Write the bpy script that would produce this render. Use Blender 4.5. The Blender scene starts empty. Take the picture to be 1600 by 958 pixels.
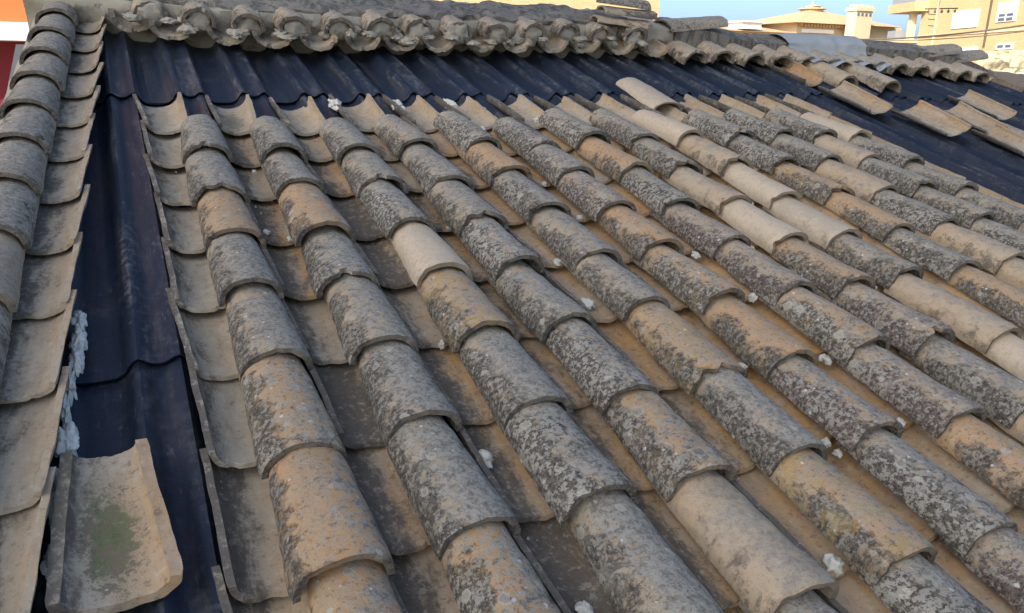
import bpy, bmesh, math, random
from mathutils import Vector, Matrix, noise

random.seed(7)
SC = bpy.context.scene
COL = SC.collection
rad = math.radians

# ------------------------------------------------------------------ camera, sky, sun, exposure
SLOPE = rad(17)
BU = Vector((1, 0, 0))                                   # along the ridge
BV = Vector((0, math.cos(SLOPE), math.sin(SLOPE)))       # up the slope
BN = Vector((0, -math.sin(SLOPE), math.cos(SLOPE)))      # roof normal

cam_d = bpy.data.cameras.new("camera")
cam = bpy.data.objects.new("camera", cam_d)
COL.objects.link(cam)
cr = Vector((0.89795893, -0.43992615, 0.01160775))
cd = Vector((-0.11879956, -0.26771725, -0.95614546))
cf = Vector((0.42374099, 0.85720036, -0.29266213))
cp = Vector((-0.13605478, -2.58370609, 0.29293705))
cam.matrix_world = Matrix(((cr.x, -cd.x, -cf.x, cp.x), (cr.y, -cd.y, -cf.y, cp.y), (cr.z, -cd.z, -cf.z, cp.z), (0, 0, 0, 1)))
cam_d.sensor_width = 36
cam_d.lens = 36 * 1204.75 / 1600
cam_d.clip_start = 0.02
cam_d.clip_end = 3000
SC.camera = cam

SUN_EL = rad(34)
SUN_AZ = math.atan2(-0.86, -0.51)                        # from the left and a little behind
to_sun = Vector((math.sin(SUN_AZ) * math.cos(SUN_EL), math.cos(SUN_AZ) * math.cos(SUN_EL), math.sin(SUN_EL)))
W = bpy.data.worlds.new("World")
SC.world = W
W.use_nodes = True
wn = W.node_tree
bg = wn.nodes["Background"]
sky = wn.nodes.new("ShaderNodeTexSky")
sky.sky_type = 'NISHITA'
sky.sun_disc = False
sky.sun_elevation = SUN_EL
sky.sun_rotation = SUN_AZ
sky.air_density = 0.6
sky.dust_density = 3.4
sky.ozone_density = 3.6
wn.links.new(sky.outputs[0], bg.inputs[0])
bg.inputs[1].default_value = 0.15

sd = bpy.data.lights.new("sun", 'SUN')
sd.energy = 3.2
sd.angle = rad(0.5)
sd.color = (1.0, 0.92, 0.80)
sun = bpy.data.objects.new("sun", sd)
COL.objects.link(sun)
sun.rotation_euler = to_sun.to_track_quat('Z', 'Y').to_euler()

SC.view_settings.view_transform = 'Standard'
SC.view_settings.look = 'None'
SC.view_settings.exposure = 1.22
SC.view_settings.gamma = 1.0
SC.view_settings.use_curve_mapping = False
SC.cycles.max_bounces = 6


# ------------------------------------------------------------------ helpers
def sag(u):
    return -0.022 * max(0.0, u - 3.0) ** 1.55


def R(u, v, n=0.0):
    """a point of the roof: u along the ridge, v up the slope, n above the plane of the tile edges"""
    return BU * u + BV * v + BN * (n + sag(u))


def roof_matrix(u, v, n=0.0, yaw=0.0, pitch=0.0, roll=0.0, scale=(1, 1, 1)):
    base = Matrix((BU, BV, BN)).transposed()
    loc = Matrix.Rotation(yaw, 3, 'Z') @ Matrix.Rotation(pitch, 3, 'X') @ Matrix.Rotation(roll, 3, 'Y') @ Matrix.Diagonal(scale)
    m = (base @ loc).to_4x4()
    m.translation = R(u, v, n)
    return m


def tag(o, label=None, cat=None, group=None, kind=None):
    if label: o["label"] = label
    if cat: o["category"] = cat
    if group: o["group"] = group
    if kind: o["kind"] = kind
    return o


def link_mesh(name, me, mat=None, parent=None):
    o = bpy.data.objects.new(name, me)
    COL.objects.link(o)
    if mat and not me.materials: me.materials.append(mat)
    if parent is not None: o.parent = parent
    return o


def empty(name, loc):
    o = bpy.data.objects.new(name, None)
    COL.objects.link(o)
    o.location = loc
    o.empty_display_size = 0.1
    return o


class MB:
    """collects shapes into one mesh"""
    def __init__(self):
        self.bm = bmesh.new()

    def quad(self, *pts):
        return self.bm.faces.new([self.bm.verts.new(p) for p in pts])

    def box(self, x0, x1, y0, y1, z0, z1, M=None):
        P = [Vector((x, y, z)) for z in (z0, z1) for y in (y0, y1) for x in (x0, x1)]
        if M is not None: P = [M @ p for p in P]
        v = [self.bm.verts.new(p) for p in P]
        for f in ((0, 2, 3, 1), (4, 5, 7, 6), (0, 1, 5, 4), (2, 6, 7, 3), (0, 4, 6, 2), (1, 3, 7, 5)):
            self.bm.faces.new([v[i] for i in f])

    def tube(self, pts, r, seg=8):
        pts = [Vector(p) for p in pts]
        rings = []
        for i, p in enumerate(pts):
            d = (pts[min(i + 1, len(pts) - 1)] - pts[max(i - 1, 0)]).normalized()
            a = d.orthogonal().normalized()
            b = d.cross(a)
            rr = r[i] if isinstance(r, (list, tuple)) else r
            rings.append([self.bm.verts.new(p + (a * math.cos(t) + b * math.sin(t)) * rr) for t in [2 * math.pi * k / seg for k in range(seg)]])
        for A, Bq in zip(rings, rings[1:]):
            for k in range(seg):
                self.bm.faces.new((A[k], A[(k + 1) % seg], Bq[(k + 1) % seg], Bq[k]))
        self.bm.faces.new(rings[0][::-1])
        self.bm.faces.new(rings[-1])

    def mesh(self, name, smooth=None):
        bmesh.ops.recalc_face_normals(self.bm, faces=self.bm.faces)
        me = bpy.data.meshes.new(name)
        self.bm.to_mesh(me)
        self.bm.free()
        if smooth is not None:
            for p in me.polygons: p.use_smooth = True
            me.set_sharp_from_angle(angle=rad(smooth))
        return me

    def build(self, name, mat, parent=None, smooth=None):
        return link_mesh(name, self.mesh(name, smooth), mat, parent)


# ------------------------------------------------------------------ node helpers
class NT:
    def __init__(self, name):
        self.m = bpy.data.materials.new(name)
        self.m.use_nodes = True
        self.t = self.m.node_tree
        self.bsdf = self.t.nodes["Principled BSDF"]

    def n(self, kind, **kw):
        o = self.t.nodes.new(kind)
        for k, v in kw.items(): setattr(o, k, v)
        return o

    def set(self, sock, val):
        if isinstance(val, bpy.types.NodeSocket): self.t.links.new(val, sock)
        elif isinstance(val, (tuple, list)) and len(val) == 3 and sock.type == 'RGBA': sock.default_value = (*val, 1)
        else: sock.default_value = val

    def math(self, op, a, b=0.0, c=0.0, clamp=False):
        o = self.n("ShaderNodeMath", operation=op, use_clamp=clamp)
        for i, x in enumerate((a, b, c)): self.set(o.inputs[i], x)
        return o.outputs[0]

    def vmath(self, op, a, b=(0, 0, 0), scale=None):
        o = self.n("ShaderNodeVectorMath", operation=op)
        self.set(o.inputs[0], a); self.set(o.inputs[1], b)
        if scale is not None: self.set(o.inputs[3], scale)
        return o.outputs[0]

    def step(self, x, lo, hi):
        o = self.n("ShaderNodeMapRange", interpolation_type='SMOOTHSTEP')
        for i, v in enumerate((x, lo, hi)): self.set(o.inputs[i], v)
        return o.outputs[0]

    def mix(self, f, a, b):
        o = self.n("ShaderNodeMix", data_type='RGBA')
        self.set(o.inputs[0], f); self.set(o.inputs[6], a); self.set(o.inputs[7], b)
        return o.outputs[2]

    def noise(self, vec, scale, detail=4, rough=0.55, dist=0.0):
        o = self.n("ShaderNodeTexNoise")
        self.set(o.inputs["Vector"], vec)
        for k, v in (("Scale", scale), ("Detail", detail), ("Roughness", rough), ("Distortion", dist)): o.inputs[k].default_value = v
        return o.outputs[0]

    def voronoi(self, vec, scale, rnd=1.0):
        o = self.n("ShaderNodeTexVoronoi")
        self.set(o.inputs["Vector"], vec)
        o.inputs["Scale"].default_value = scale
        o.inputs["Randomness"].default_value = rnd
        return o.outputs["Distance"], o.outputs["Color"]

    def attr(self, name):
        return self.n("ShaderNodeAttribute", attribute_type='OBJECT', attribute_name=name).outputs["Fac"]

    def coord(self, which="Object"):
        return self.n("ShaderNodeTexCoord").outputs[which]

    def sep(self, v):
        o = self.n("ShaderNodeSeparateXYZ"); self.set(o.inputs[0], v); return o.outputs

    def comb(self, x, y, z):
        o = self.n("ShaderNodeCombineXYZ")
        for i, k in enumerate((x, y, z)): self.set(o.inputs[i], k)
        return o.outputs[0]

    def bump(self, h, strength, dist, normal=None):
        o = self.n("ShaderNodeBump")
        o.inputs["Strength"].default_value = strength
        o.inputs["Distance"].default_value = dist
        self.set(o.inputs["Height"], h)
        if normal is not None: self.set(o.inputs["Normal"], normal)
        return o.outputs[0]

    def out(self, color, rough=0.9, normal=None, spec=0.3):
        self.set(self.bsdf.inputs["Base Color"], color)
        self.set(self.bsdf.inputs["Roughness"], rough)
        self.bsdf.inputs["Specular IOR Level"].default_value = spec
        if normal is not None: self.set(self.bsdf.inputs["Normal"], normal)
        return self.m


def clay_cover():
    t = NT("weathered_clay_cover")
    c = t.coord()
    seed, crust, warm, pale, yel, mauve = (t.attr(k) for k in ("seed", "crust", "warm", "pale", "yellow", "mauve"))
    p = t.vmath('ADD', c, t.comb(t.math('MULTIPLY', seed, 3.7), t.math('MULTIPLY', seed, 7.1), t.math('MULTIPLY', seed, 1.9)))
    x, y, z = t.sep(c)
    n9 = t.noise(p, 10, 4, .6)
    n30 = t.noise(p, 30, 9, .74, .3)
    n60 = t.noise(t.vmath('ADD', p, (1.7, 4.1, 2.9)), 62, 7, .74)
    n120 = t.noise(t.vmath('ADD', p, (6.1, .4, 3.3)), 125, 5, .7)
    n300 = t.noise(p, 310, 3, .6)
    clean = t.math('SUBTRACT', 1, t.math('MULTIPLY', pale, .85))
    # bare clay
    w = t.math('ADD', warm, t.math('MULTIPLY', t.math('SUBTRACT', n9, .5), 2.4), clamp=True)
    col = t.mix(w, (.35, .285, .185), (.48, .275, .115))
    col = t.mix(t.math('MULTIPLY', t.step(n30, .54, .66), .7), col, (.45, .185, .08))
    col = t.mix(t.math('MULTIPLY', pale, .92), col, t.mix(n30, (.48, .40, .275), (.58, .475, .325)))
    col = t.mix(t.math('MULTIPLY', t.step(n60, .50, .62), .25), col, (.24, .165, .10))
    # grey-brown weathering film over most of the tile
    pat = t.math('ADD', t.math('MULTIPLY', x, 3.2), t.math('MULTIPLY', t.math('SUBTRACT', n30, .5), 2.4))
    pat = t.math('ADD', pat, t.math('SUBTRACT', .30, t.math('MULTIPLY', warm, .62)))
    pat = t.math('MULTIPLY', t.step(pat, -.05, .22), t.math('MULTIPLY', clean, .93))
    film = t.mix(t.step(n60, .40, .60), (.150, .142, .110), (.34, .322, .258))
    film = t.mix(t.math('MULTIPLY', mauve, .55), film, (.235, .18, .145))
    col = t.mix(pat, col, film)
    # dark crust: thick on the left flank and the lower lip, thin where the tile above used to cover it
    bias = t.math('MULTIPLY', t.step(x, -.010, -.072), .25)
    bias = t.math('ADD', bias, t.math('MULTIPLY', t.step(x, .030, .074), .13))
    bias = t.math('ADD', bias, t.math('MULTIPLY', t.step(y, .035, .0), .06))
    bias = t.math('SUBTRACT', bias, t.math('MULTIPLY', t.step(y, .18, .27), .10))
    ns = t.math('ADD', t.math('MULTIPLY', n30, .62), t.math('ADD', t.math('MULTIPLY', n60, .26), t.math('MULTIPLY', n9, .55)))
    k = t.math('ADD', t.math('ADD', ns, bias), t.math('SUBTRACT', t.math('MULTIPLY', crust, .40), 1.085))
    kc = t.math('MULTIPLY', t.step(k, -.055, .065), t.math('ADD', .25, t.math('MULTIPLY', crust, 2.2), clamp=True))
    dark = t.mix(t.step(n120, .38, .64), (.042, .039, .031), (.155, .140, .106))
    dark = t.mix(t.math('MULTIPLY', mauve, .55), dark, t.mix(t.step(n120, .4, .62), (.060, .042, .038), (.22, .155, .135)))
    col = t.mix(t.math('MULTIPLY', kc, .95), col, dark)
    # black grains scattered over the film
    gr = t.math('ADD', t.math('MULTIPLY', n120, .55), t.math('MULTIPLY', n60, .45))
    col = t.mix(t.math('MULTIPLY', t.step(gr, .52, .60), t.math('MULTIPLY', t.math('ADD', .25, crust, clamp=True), t.math('MULTIPLY', clean, .70))), col, (.045, .038, .031))
    # ash-grey lichen specks
    lc = t.noise(t.vmath('ADD', p, (5.3, 1.1, 8.2)), 92, 5, .72, .2)
    lm = t.math('ADD', lc, t.math('MULTIPLY', t.math('SUBTRACT', n9, .5), .25))
    lm = t.math('MULTIPLY', t.step(t.math('ADD', lm, t.math('MULTIPLY', crust, .09)), .55, .635), t.math('MULTIPLY', t.math('ADD', .2, crust, clamp=True), .9))
    col = t.mix(t.math('MULTIPLY', lm, clean), col, t.mix(n300, (.26, .24, .185), (.45, .425, .335)))
    # broad pale lichen sheets
    bl = t.noise(t.vmath('ADD', p, (9.3, 6.1, 1.2)), 24, 8, .72, .4)
    col = t.mix(t.math('MULTIPLY', t.step(bl, .54, .66), t.math('MULTIPLY', t.math('MULTIPLY', crust, clean), .72)), col, t.mix(n120, (.255, .238, .18), (.45, .425, .325)))
    # round lichen rosettes of mixed size with crinkled edges
    dv, cv = t.voronoi(t.vmath('ADD', t.vmath('ADD', p, (3.1, 2.7, 9.9)), t.vmath('SCALE', t.comb(n60, n120, n30), scale=.026)), 27)
    pv_ = t.sep(cv)
    rv = t.math('MULTIPLY', t.math('SUBTRACT', pv_[0], t.math('SUBTRACT', .80, t.math('MULTIPLY', crust, .45))), .8, clamp=True)
    ro = t.math('MULTIPLY', t.step(t.math('SUBTRACT', rv, dv), 0, .04), t.math('MULTIPLY', clean, .8))
    col = t.mix(ro, col, t.mix(t.step(t.math('SUBTRACT', rv, dv), .0, .16), (.46, .44, .345), t.mix(pv_[1], (.22, .205, .155), (.41, .38, .28))))
    # mustard lichen
    ym = t.math('MULTIPLY', t.step(t.noise(t.vmath('ADD', p, (2.2, 9.4, 3.3)), 19, 7, .68), .50, .57), yel)
    col = t.mix(t.math('MULTIPLY', ym, .75), col, t.mix(n120, (.30, .20, .065), (.47, .34, .13)))
    # round white lichen spots, in clusters
    d1, cc1 = t.voronoi(t.vmath('ADD', p, t.vmath('SCALE', t.comb(n60, n120, n30), scale=.010)), 66)
    pick = t.sep(cc1)
    rr = t.math('MULTIPLY', t.math('SUBTRACT', pick[0], t.math('SUBTRACT', .90, t.math('MULTIPLY', crust, .42))), .95, clamp=True)
    sp = t.step(t.math('SUBTRACT', t.math('MINIMUM', rr, .30), d1), 0, .05)
    cl = t.step(t.noise(t.vmath('ADD', p, (7.7, 4.4, .3)), 14, 3), .47, .60)
    sp = t.math('MULTIPLY', sp, t.math('MULTIPLY', cl, t.math('MULTIPLY', clean, .9)))
    col = t.mix(sp, col, t.mix(n300, (.46, .43, .35), (.72, .69, .60)))
    # darker tone on the faces of the broken lower rim
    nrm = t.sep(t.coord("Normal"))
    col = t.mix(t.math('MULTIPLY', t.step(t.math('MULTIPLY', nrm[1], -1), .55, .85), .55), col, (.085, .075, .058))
    # grit
    col = t.mix(t.math('MULTIPLY', t.step(n300, .56, .70), .28), col, (.06, .05, .04))
    h = t.math('ADD', t.math('ADD', t.math('MULTIPLY', n30, .6), t.math('MULTIPLY', n60, .4)), t.math('ADD', t.math('MULTIPLY', n120, .35), t.math('ADD', t.math('MULTIPLY', sp, .22), t.math('MULTIPLY', t.math('MULTIPLY', kc, n120), .5))))
    return t.out(col, .93, t.bump(h, .85, .0055), .18)


def clay_pan():
    t = NT("weathered_clay_channel")
    c = t.coord()
    seed, crust, warm, pale, moss = (t.attr(k) for k in ("seed", "crust", "warm", "pale", "moss"))
    p = t.vmath('ADD', c, t.comb(t.math('MULTIPLY', seed, 4.1), t.math('MULTIPLY', seed, 2.3), t.math('MULTIPLY', seed, 6.7)))
    x, y, z = t.sep(c)
    ps = t.vmath('MULTIPLY', p, (1, .35, 1))
    n9 = t.noise(ps, 11, 5, .6)
    n30 = t.noise(ps, 34, 6, .66, .3)
    n90 = t.noise(p, 95, 5, .68)
    n260 = t.noise(p, 260, 3, .6)
    w = t.math('ADD', warm, t.math('ADD', t.math('MULTIPLY', x, 9.0), t.math('MULTIPLY', t.math('SUBTRACT', n9, .5), 1.3)), clamp=True)
    col = t.mix(w, (.32, .285, .20), (.43, .25, .095))
    col = t.mix(t.math('MULTIPLY', pale, .85), col, t.mix(n9, (.48, .44, .33), (.43, .38, .265)))
    col = t.mix(t.math('MULTIPLY', t.step(n30, .42, .62), t.math('SUBTRACT', .65, t.math('MULTIPLY', pale, .4))), col, t.mix(n90, (.24, .18, .115), (.36, .275, .18)))
    # grey lime film
    col = t.mix(t.math('MULTIPLY', t.step(t.noise(t.vmath('ADD', ps, (3, 3, 1)), 16, 5, .6), .48, .66), .55), col, (.40, .35, .265))
    # dark mottling, denser towards the left of the channel
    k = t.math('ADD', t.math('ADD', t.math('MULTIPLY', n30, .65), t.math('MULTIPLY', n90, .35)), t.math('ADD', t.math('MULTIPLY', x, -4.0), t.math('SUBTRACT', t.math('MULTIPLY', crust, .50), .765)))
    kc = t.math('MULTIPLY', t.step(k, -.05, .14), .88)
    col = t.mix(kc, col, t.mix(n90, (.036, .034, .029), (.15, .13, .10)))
    gn = t.noise(t.vmath('ADD', p, (2.4, 7.2, 5.1)), 55, 7, .74)
    col = t.mix(t.math('MULTIPLY', t.step(gn, .55, .63), t.math('SUBTRACT', .55, t.math('MULTIPLY', pale, .35))), col, (.10, .08, .055))
    col = t.mix(t.math('MULTIPLY', t.step(gn, .46, .38), .35), col, (.50, .44, .33))
    # green moss in the middle of a few tiles
    md = t.vmath('LENGTH', t.vmath('MULTIPLY', t.vmath('SUBTRACT', c, (-.004, .13, 0)), (1 / .030, 1 / .085, 0)))
    lg = t.n("ShaderNodeVectorMath", operation='LENGTH')
    t.set(lg.inputs[0], t.vmath('MULTIPLY', t.vmath('SUBTRACT', c, (-.004, .125, 0)), (1 / .036, 1 / .09, 0)))
    mm = t.math('MULTIPLY', t.step(t.math('ADD', lg.outputs["Value"], t.math('MULTIPLY', t.math('SUBTRACT', gn, .5), 4.5)), 1.35, .75), moss)
    col = t.mix(t.math('MULTIPLY', mm, .95), col, t.mix(t.step(n30, .47, .57), (.080, .064, .042), (.058, .095, .030)))
    # pale specks
    d1, cc1 = t.voronoi(p, 60)
    sp = t.step(t.math('SUBTRACT', t.math('MULTIPLY', t.math('SUBTRACT', t.sep(cc1)[0], .90), 2.0, clamp=True), d1), 0, .05)
    col = t.mix(t.math('MULTIPLY', sp, .6), col, (.5, .5, .46))
    col = t.mix(t.math('MULTIPLY', t.step(n260, .56, .74), .25), col, (.07, .062, .05))
    h = t.math('ADD', t.math('MULTIPLY', n30, .5), t.math('ADD', t.math('MULTIPLY', n90, .35), t.math('MULTIPLY', n260, .18)))
    return t.out(col, .9, t.bump(t.math('ADD', h, t.math('MULTIPLY', gn, .5)), .75, .0045), .2)


def mortar_mat(name, a, b, dark, amount, streak=False):
    t = NT(name)
    p = t.coord()
    if streak: p2 = t.vmath('MULTIPLY', p, (1, 1, .22))
    else: p2 = p
    n5 = t.noise(p2, 6, 6, .65, .3)
    n25 = t.noise(p2, 28, 6, .7)
    n120 = t.noise(p, 130, 4, .65)
    col = t.mix(n5, a, b)
    k = t.math('ADD', t.math('MULTIPLY', n5, .4), t.math('MULTIPLY', n25, .6))
    col = t.mix(t.math('MULTIPLY', t.step(k, .60 - amount * .3, .72 - amount * .3), .85), col, t.mix(n120, dark, tuple(min(1, 3 * q) for q in dark)))
    col = t.mix(t.math('MULTIPLY', t.step(n120, .55, .7), .3), col, (.45, .43, .37))
    h = t.math('ADD', t.math('MULTIPLY', n25, .6), t.math('MULTIPLY', n120, .4))
    return t.out(col, .95, t.bump(h, .9, .008), .15)


def sheet_mat():
    t = NT("bitumen_corrugated_sheet")
    p = t.coord()
    x, y, z = t.sep(p)
    st = t.vmath('MULTIPLY', p, (1, .10, 1))
    ns = t.noise(st, 26, 5, .65, .2)
    n3 = t.noise(p, 3.2, 5, .6)
    n40 = t.noise(p, 45, 5, .68)
    n200 = t.noise(p, 240, 3, .6)
    col = t.mix(n3, (.004, .010, .020), (.007, .014, .026))
    col = t.mix(t.math('MULTIPLY', t.step(ns, .46, .66), .75), col, (.019, .018, .016))
    # dust in streaks and on the crests, with crest highlights painted in
    crest = t.step(z, .030, .047)
    dm = t.math('MULTIPLY', t.step(t.math('ADD', t.math('MULTIPLY', ns, .5), t.math('MULTIPLY', n40, .5)), .47, .70), t.math('ADD', .22, t.math('MULTIPLY', crest, .75)))
    col = t.mix(dm, col, (.135, .145, .145))
    blot = t.step(t.noise(t.vmath('ADD', p, (4, 2, 0)), 5.5, 6, .7, .5), .60, .74)
    col = t.mix(t.math('MULTIPLY', blot, t.math('MULTIPLY', n40, .75)), col, (.13, .12, .10))
    sc_ = t.noise(t.vmath('MULTIPLY', t.vmath('ADD', p, (7, 3, 0)), (1, .25, 1)), 60, 6, .75)
    col = t.mix(t.math('MULTIPLY', t.step(sc_, .60, .68), .45), col, (.16, .155, .14))
    ro = t.math('ADD', .34, t.math('MULTIPLY', n40, .30))
    h = t.math('ADD', t.math('MULTIPLY', n40, .5), t.math('MULTIPLY', n200, .6))
    return t.out(col, ro, t.bump(h, .45, .003), .42)


def plain(name, col, rough=.85, var=.12, scale=8, bump=.2, bd=.004, spec=.3):
    t = NT(name)
    p = t.coord()
    n1 = t.noise(p, scale, 5, .6)
    n2 = t.noise(p, scale * 9, 4, .6)
    f = t.math('ADD', t.math('MULTIPLY', n1, .7), t.math('MULTIPLY', n2, .3))
    c = t.mix(f, tuple(max(0, q * (1 - var * 2)) for q in col), tuple(min(1, q * (1 + var * 2)) for q in col))
    return t.out(c, rough, t.bump(t.math('ADD', n1, n2), bump, bd), spec)


def brick_mat(name, c1, c2, mortar, scale=1.0):
    t = NT(name)
    x, y, z = t.sep(t.coord())
    u = t.math('ADD', x, y)
    b = t.n("ShaderNodeTexBrick")
    t.set(b.inputs["Vector"], t.comb(u, z, 0.0))
    b.inputs["Scale"].default_value = scale
    b.inputs["Brick Width"].default_value = .26
    b.inputs["Row Height"].default_value = .085
    b.inputs["Mortar Size"].default_value = .012
    t.set(b.inputs["Color1"], c1); t.set(b.inputs["Color2"], c2); t.set(b.inputs["Mortar"], mortar)
    n = t.noise(t.coord(), .6, 4, .6)
    col = t.mix(t.math('MULTIPLY', n, .35), b.outputs[0], c2)
    return t.out(col, .9, t.bump(b.outputs["Fac"], .2, .004), .2)


def foam_mat(a=(.44, .425, .34), b_=(.66, .64, .53)):
    t = NT("pale_foam")
    p = t.coord()
    n1 = t.noise(p, 60, 5, .6)
    n2 = t.noise(p, 260, 4, .6)
    col = t.mix(n1, a, b_)
    col = t.mix(t.math('MULTIPLY', t.step(n2, .55, .7), .3), col, (.42, .38, .28))
    return t.out(col, .8, t.bump(t.math('ADD', n1, n2), .6, .004), .3)


M = {
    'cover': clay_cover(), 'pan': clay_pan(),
    'mortar': mortar_mat("ridge_mortar", (.27, .25, .19), (.40, .375, .285), (.05, .047, .036), .26),
    'mortar_dark': mortar_mat("stained_concrete", (.15, .14, .115), (.27, .245, .195), (.035, .034, .029), .50, True),
    'sheet': sheet_mat(), 'foam': foam_mat(), 'foam_white': foam_mat((.66, .66, .54), (.84, .83, .70)),
    'metal': plain("grey_flashing", (.33, .35, .33), .65, .12, 6, .25, .004),
    'brick_a': brick_mat("tan_brick", (.52, .36, .17), (.60, .44, .22), (.56, .46, .29)),
    'brick_b': brick_mat("ochre_brick", (.46, .31, .145), (.54, .38, .19), (.50, .40, .25)),
    'stucco': plain("cream_stucco", (.56, .47, .30), .9, .06, 3),
    'roof_tan': plain("distant_tiles", (.52, .36, .20), .9, .18, 5, .5, .05),
    'white': plain("white_paint", (.80, .80, .78), .6, .03),
    'glass': plain("window_glass", (.10, .12, .14), .15, .05, 3, .0, .001, .6),
    'orange': plain("orange_render", (.62, .15, .045), .85, .04, 3),
    'maroon': plain("maroon_render", (.22, .028, .030), .8, .10, 3),
    'grey': plain("grey_metal", (.25, .26, .27), .5, .08),
    'dark': plain("dark_cable", (.10, .085, .06), .7, .1),
    'stone': mortar_mat("sunlit_rubble", (.42, .36, .22), (.60, .54, .37), (.12, .085, .04), .34),
    'ground': plain("ground_dust", (.30, .26, .20), .95, .15, .2),
    'render': plain("pale_render", (.62, .56, .46), .9, .06, 2),
    'brown': mortar_mat('brown_mortar', (.20, .155, .10), (.30, .235, .15), (.06, .045, .03), .3),
    'slab': plain("roof_concrete", (.22, .21, .19), .95, .1, 4),
}


# ------------------------------------------------------------------ setting
g = MB()
g.quad((-1500, -1500, -7), (1500, -1500, -7), (1500, 1500, -7), (-1500, 1500, -7))
tag(g.build("ground", M['ground']), kind="structure")

s = MB()
prof = []
cols = [-0.52, 3.0, 4.0, 5.0, 6.0, 7.0, 8.2]
for u in cols:
    prof.append([R(u, -2.75, -.10), R(u, 1.62, -.10), R(u, 1.62, -.10) + Vector((0, 5.0, -1.5)), R(u, 1.62, -.10) + Vector((0, 5.0, -9)), R(u, -2.75, -.10) + Vector((0, 0, -9))])
pv = [[s.bm.verts.new(p) for p in row] for row in prof]
for a, b in zip(pv, pv[1:]):
    for k in range(5):
        s.bm.faces.new((a[k], a[(k + 1) % 5], b[(k + 1) % 5], b[k]))
s.bm.faces.new(pv[0]); s.bm.faces.new(pv[-1])
tag(s.build("roof_slab", M['slab']), kind="structure")

# ------------------------------------------------------------------ corrugated underlay sheets
P = 0.235
PAN0 = -0.012


def sheet_h(u):
    x = abs(((u - PAN0 + P / 2) % P) - P / 2)
    pts = [(0, 0), (.030, .001), (.050, .010), (.064, .034), (.0755, .045), (.088, .040), (.104, .029), (.1176, .026)]
    for (a, ha), (b, hb) in zip(pts, pts[1:]):
        if x <= b:
            t = (x - a) / (b - a)
            t = t * t * (3 - 2 * t) * .5 + t * .5
            return ha + (hb - ha) * t
    return pts[-1][1]


def sheet(u0, u1, v0, v1, label, lift):
    bm = MB()
    nu = int((u1 - u0) / P * 26)
    nv = 14
    th = .0035
    grid = []
    for side in (0, 1):
        rows = []
        for j in range(nv + 1):
            v = v0 + (v1 - v0) * j / nv
            row = []
            for i in range(nu + 1):
                u = u0 + (u1 - u0) * i / nu
                wob = .004 * noise.noise(Vector((u * 2.3, v * 1.7, 4.2 + lift * 100)))
                vv = v + (.004 * noise.noise(Vector((u * 9, v0 * 5, 1))) if j in (0, nv) else 0)
                n = sheet_h(u) + wob + lift + .007 * (1 - j / nv) + .004 * (1 - i / nu) - (th if side else 0)
                row.append(bm.bm.verts.new((u - u0, vv - v0, n + sag(u) - sag(u0))))
            rows.append(row)
        grid.append(rows)
    for side in (0, 1):
        for j in range(nv):
            for i in range(nu):
                q = grid[side]
                bm.bm.faces.new((q[j][i], q[j][i + 1], q[j + 1][i + 1], q[j + 1][i]))
    a, b = grid
    for i in range(nu):
        bm.bm.faces.new((a[0][i], a[0][i + 1], b[0][i + 1], b[0][i])); bm.bm.faces.new((a[nv][i], a[nv][i + 1], b[nv][i + 1], b[nv][i]))
    for j in range(nv):
        bm.bm.faces.new((a[j][0], a[j + 1][0], b[j + 1][0], b[j][0])); bm.bm.faces.new((a[j][nu], a[j + 1][nu], b[j + 1][nu], b[j][nu]))
    o = bm.build("corrugated_sheet", M['sheet'], None, 50)
    o.matrix_world = roof_matrix(u0, v0, -.075)
    tag(o, label, "roofing sheet", "dark corrugated sheets under the tiles")


ORD = ["first", "second", "third", "fourth", "fifth", "sixth", "seventh", "eighth", "ninth", "tenth", "eleventh", "twelfth", "thirteenth", "fourteenth", "fifteenth", "sixteenth", "seventeenth", "eighteenth", "nineteenth", "twentieth"]
edges = [-.47, -.04, .91, 1.86, 2.81, 3.76, 4.71, 5.66, 6.61, 7.56]
for i, (a, b) in enumerate(zip(edges, edges[1:])):
    if i == 0: lab = "dark blue corrugated sheet beside the verge, just below the ridge tiles"
    else: lab = "dark blue corrugated sheet under the ridge, %s sheet from the verge tiles" % ORD[i]
    sheet(a, b + .045, .735, 1.66, lab, .006)
    if i == 0: lab = "dark scuffed corrugated sheet in the middle of the open strip by the verge"
    elif i < 5: lab = "dark corrugated sheet below the upper lap, buried under tiles, %s from the verge" % ORD[i]
    else: lab = "dusty dark corrugated sheet below the upper lap in the untiled part, %s from the verge" % ORD[i]
    sheet(a, b + .045, -.93, .80, lab, .0)
    if i < 5:
        lab = "brown-black corrugated sheet under the big loose channel tile, lowest in the strip" if i == 0 else "dark corrugated sheet in the lowest course under the tiles, %s from the verge" % ORD[i]
        sheet(a, b + .045, -2.62, -.865, lab, -.006)


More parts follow.
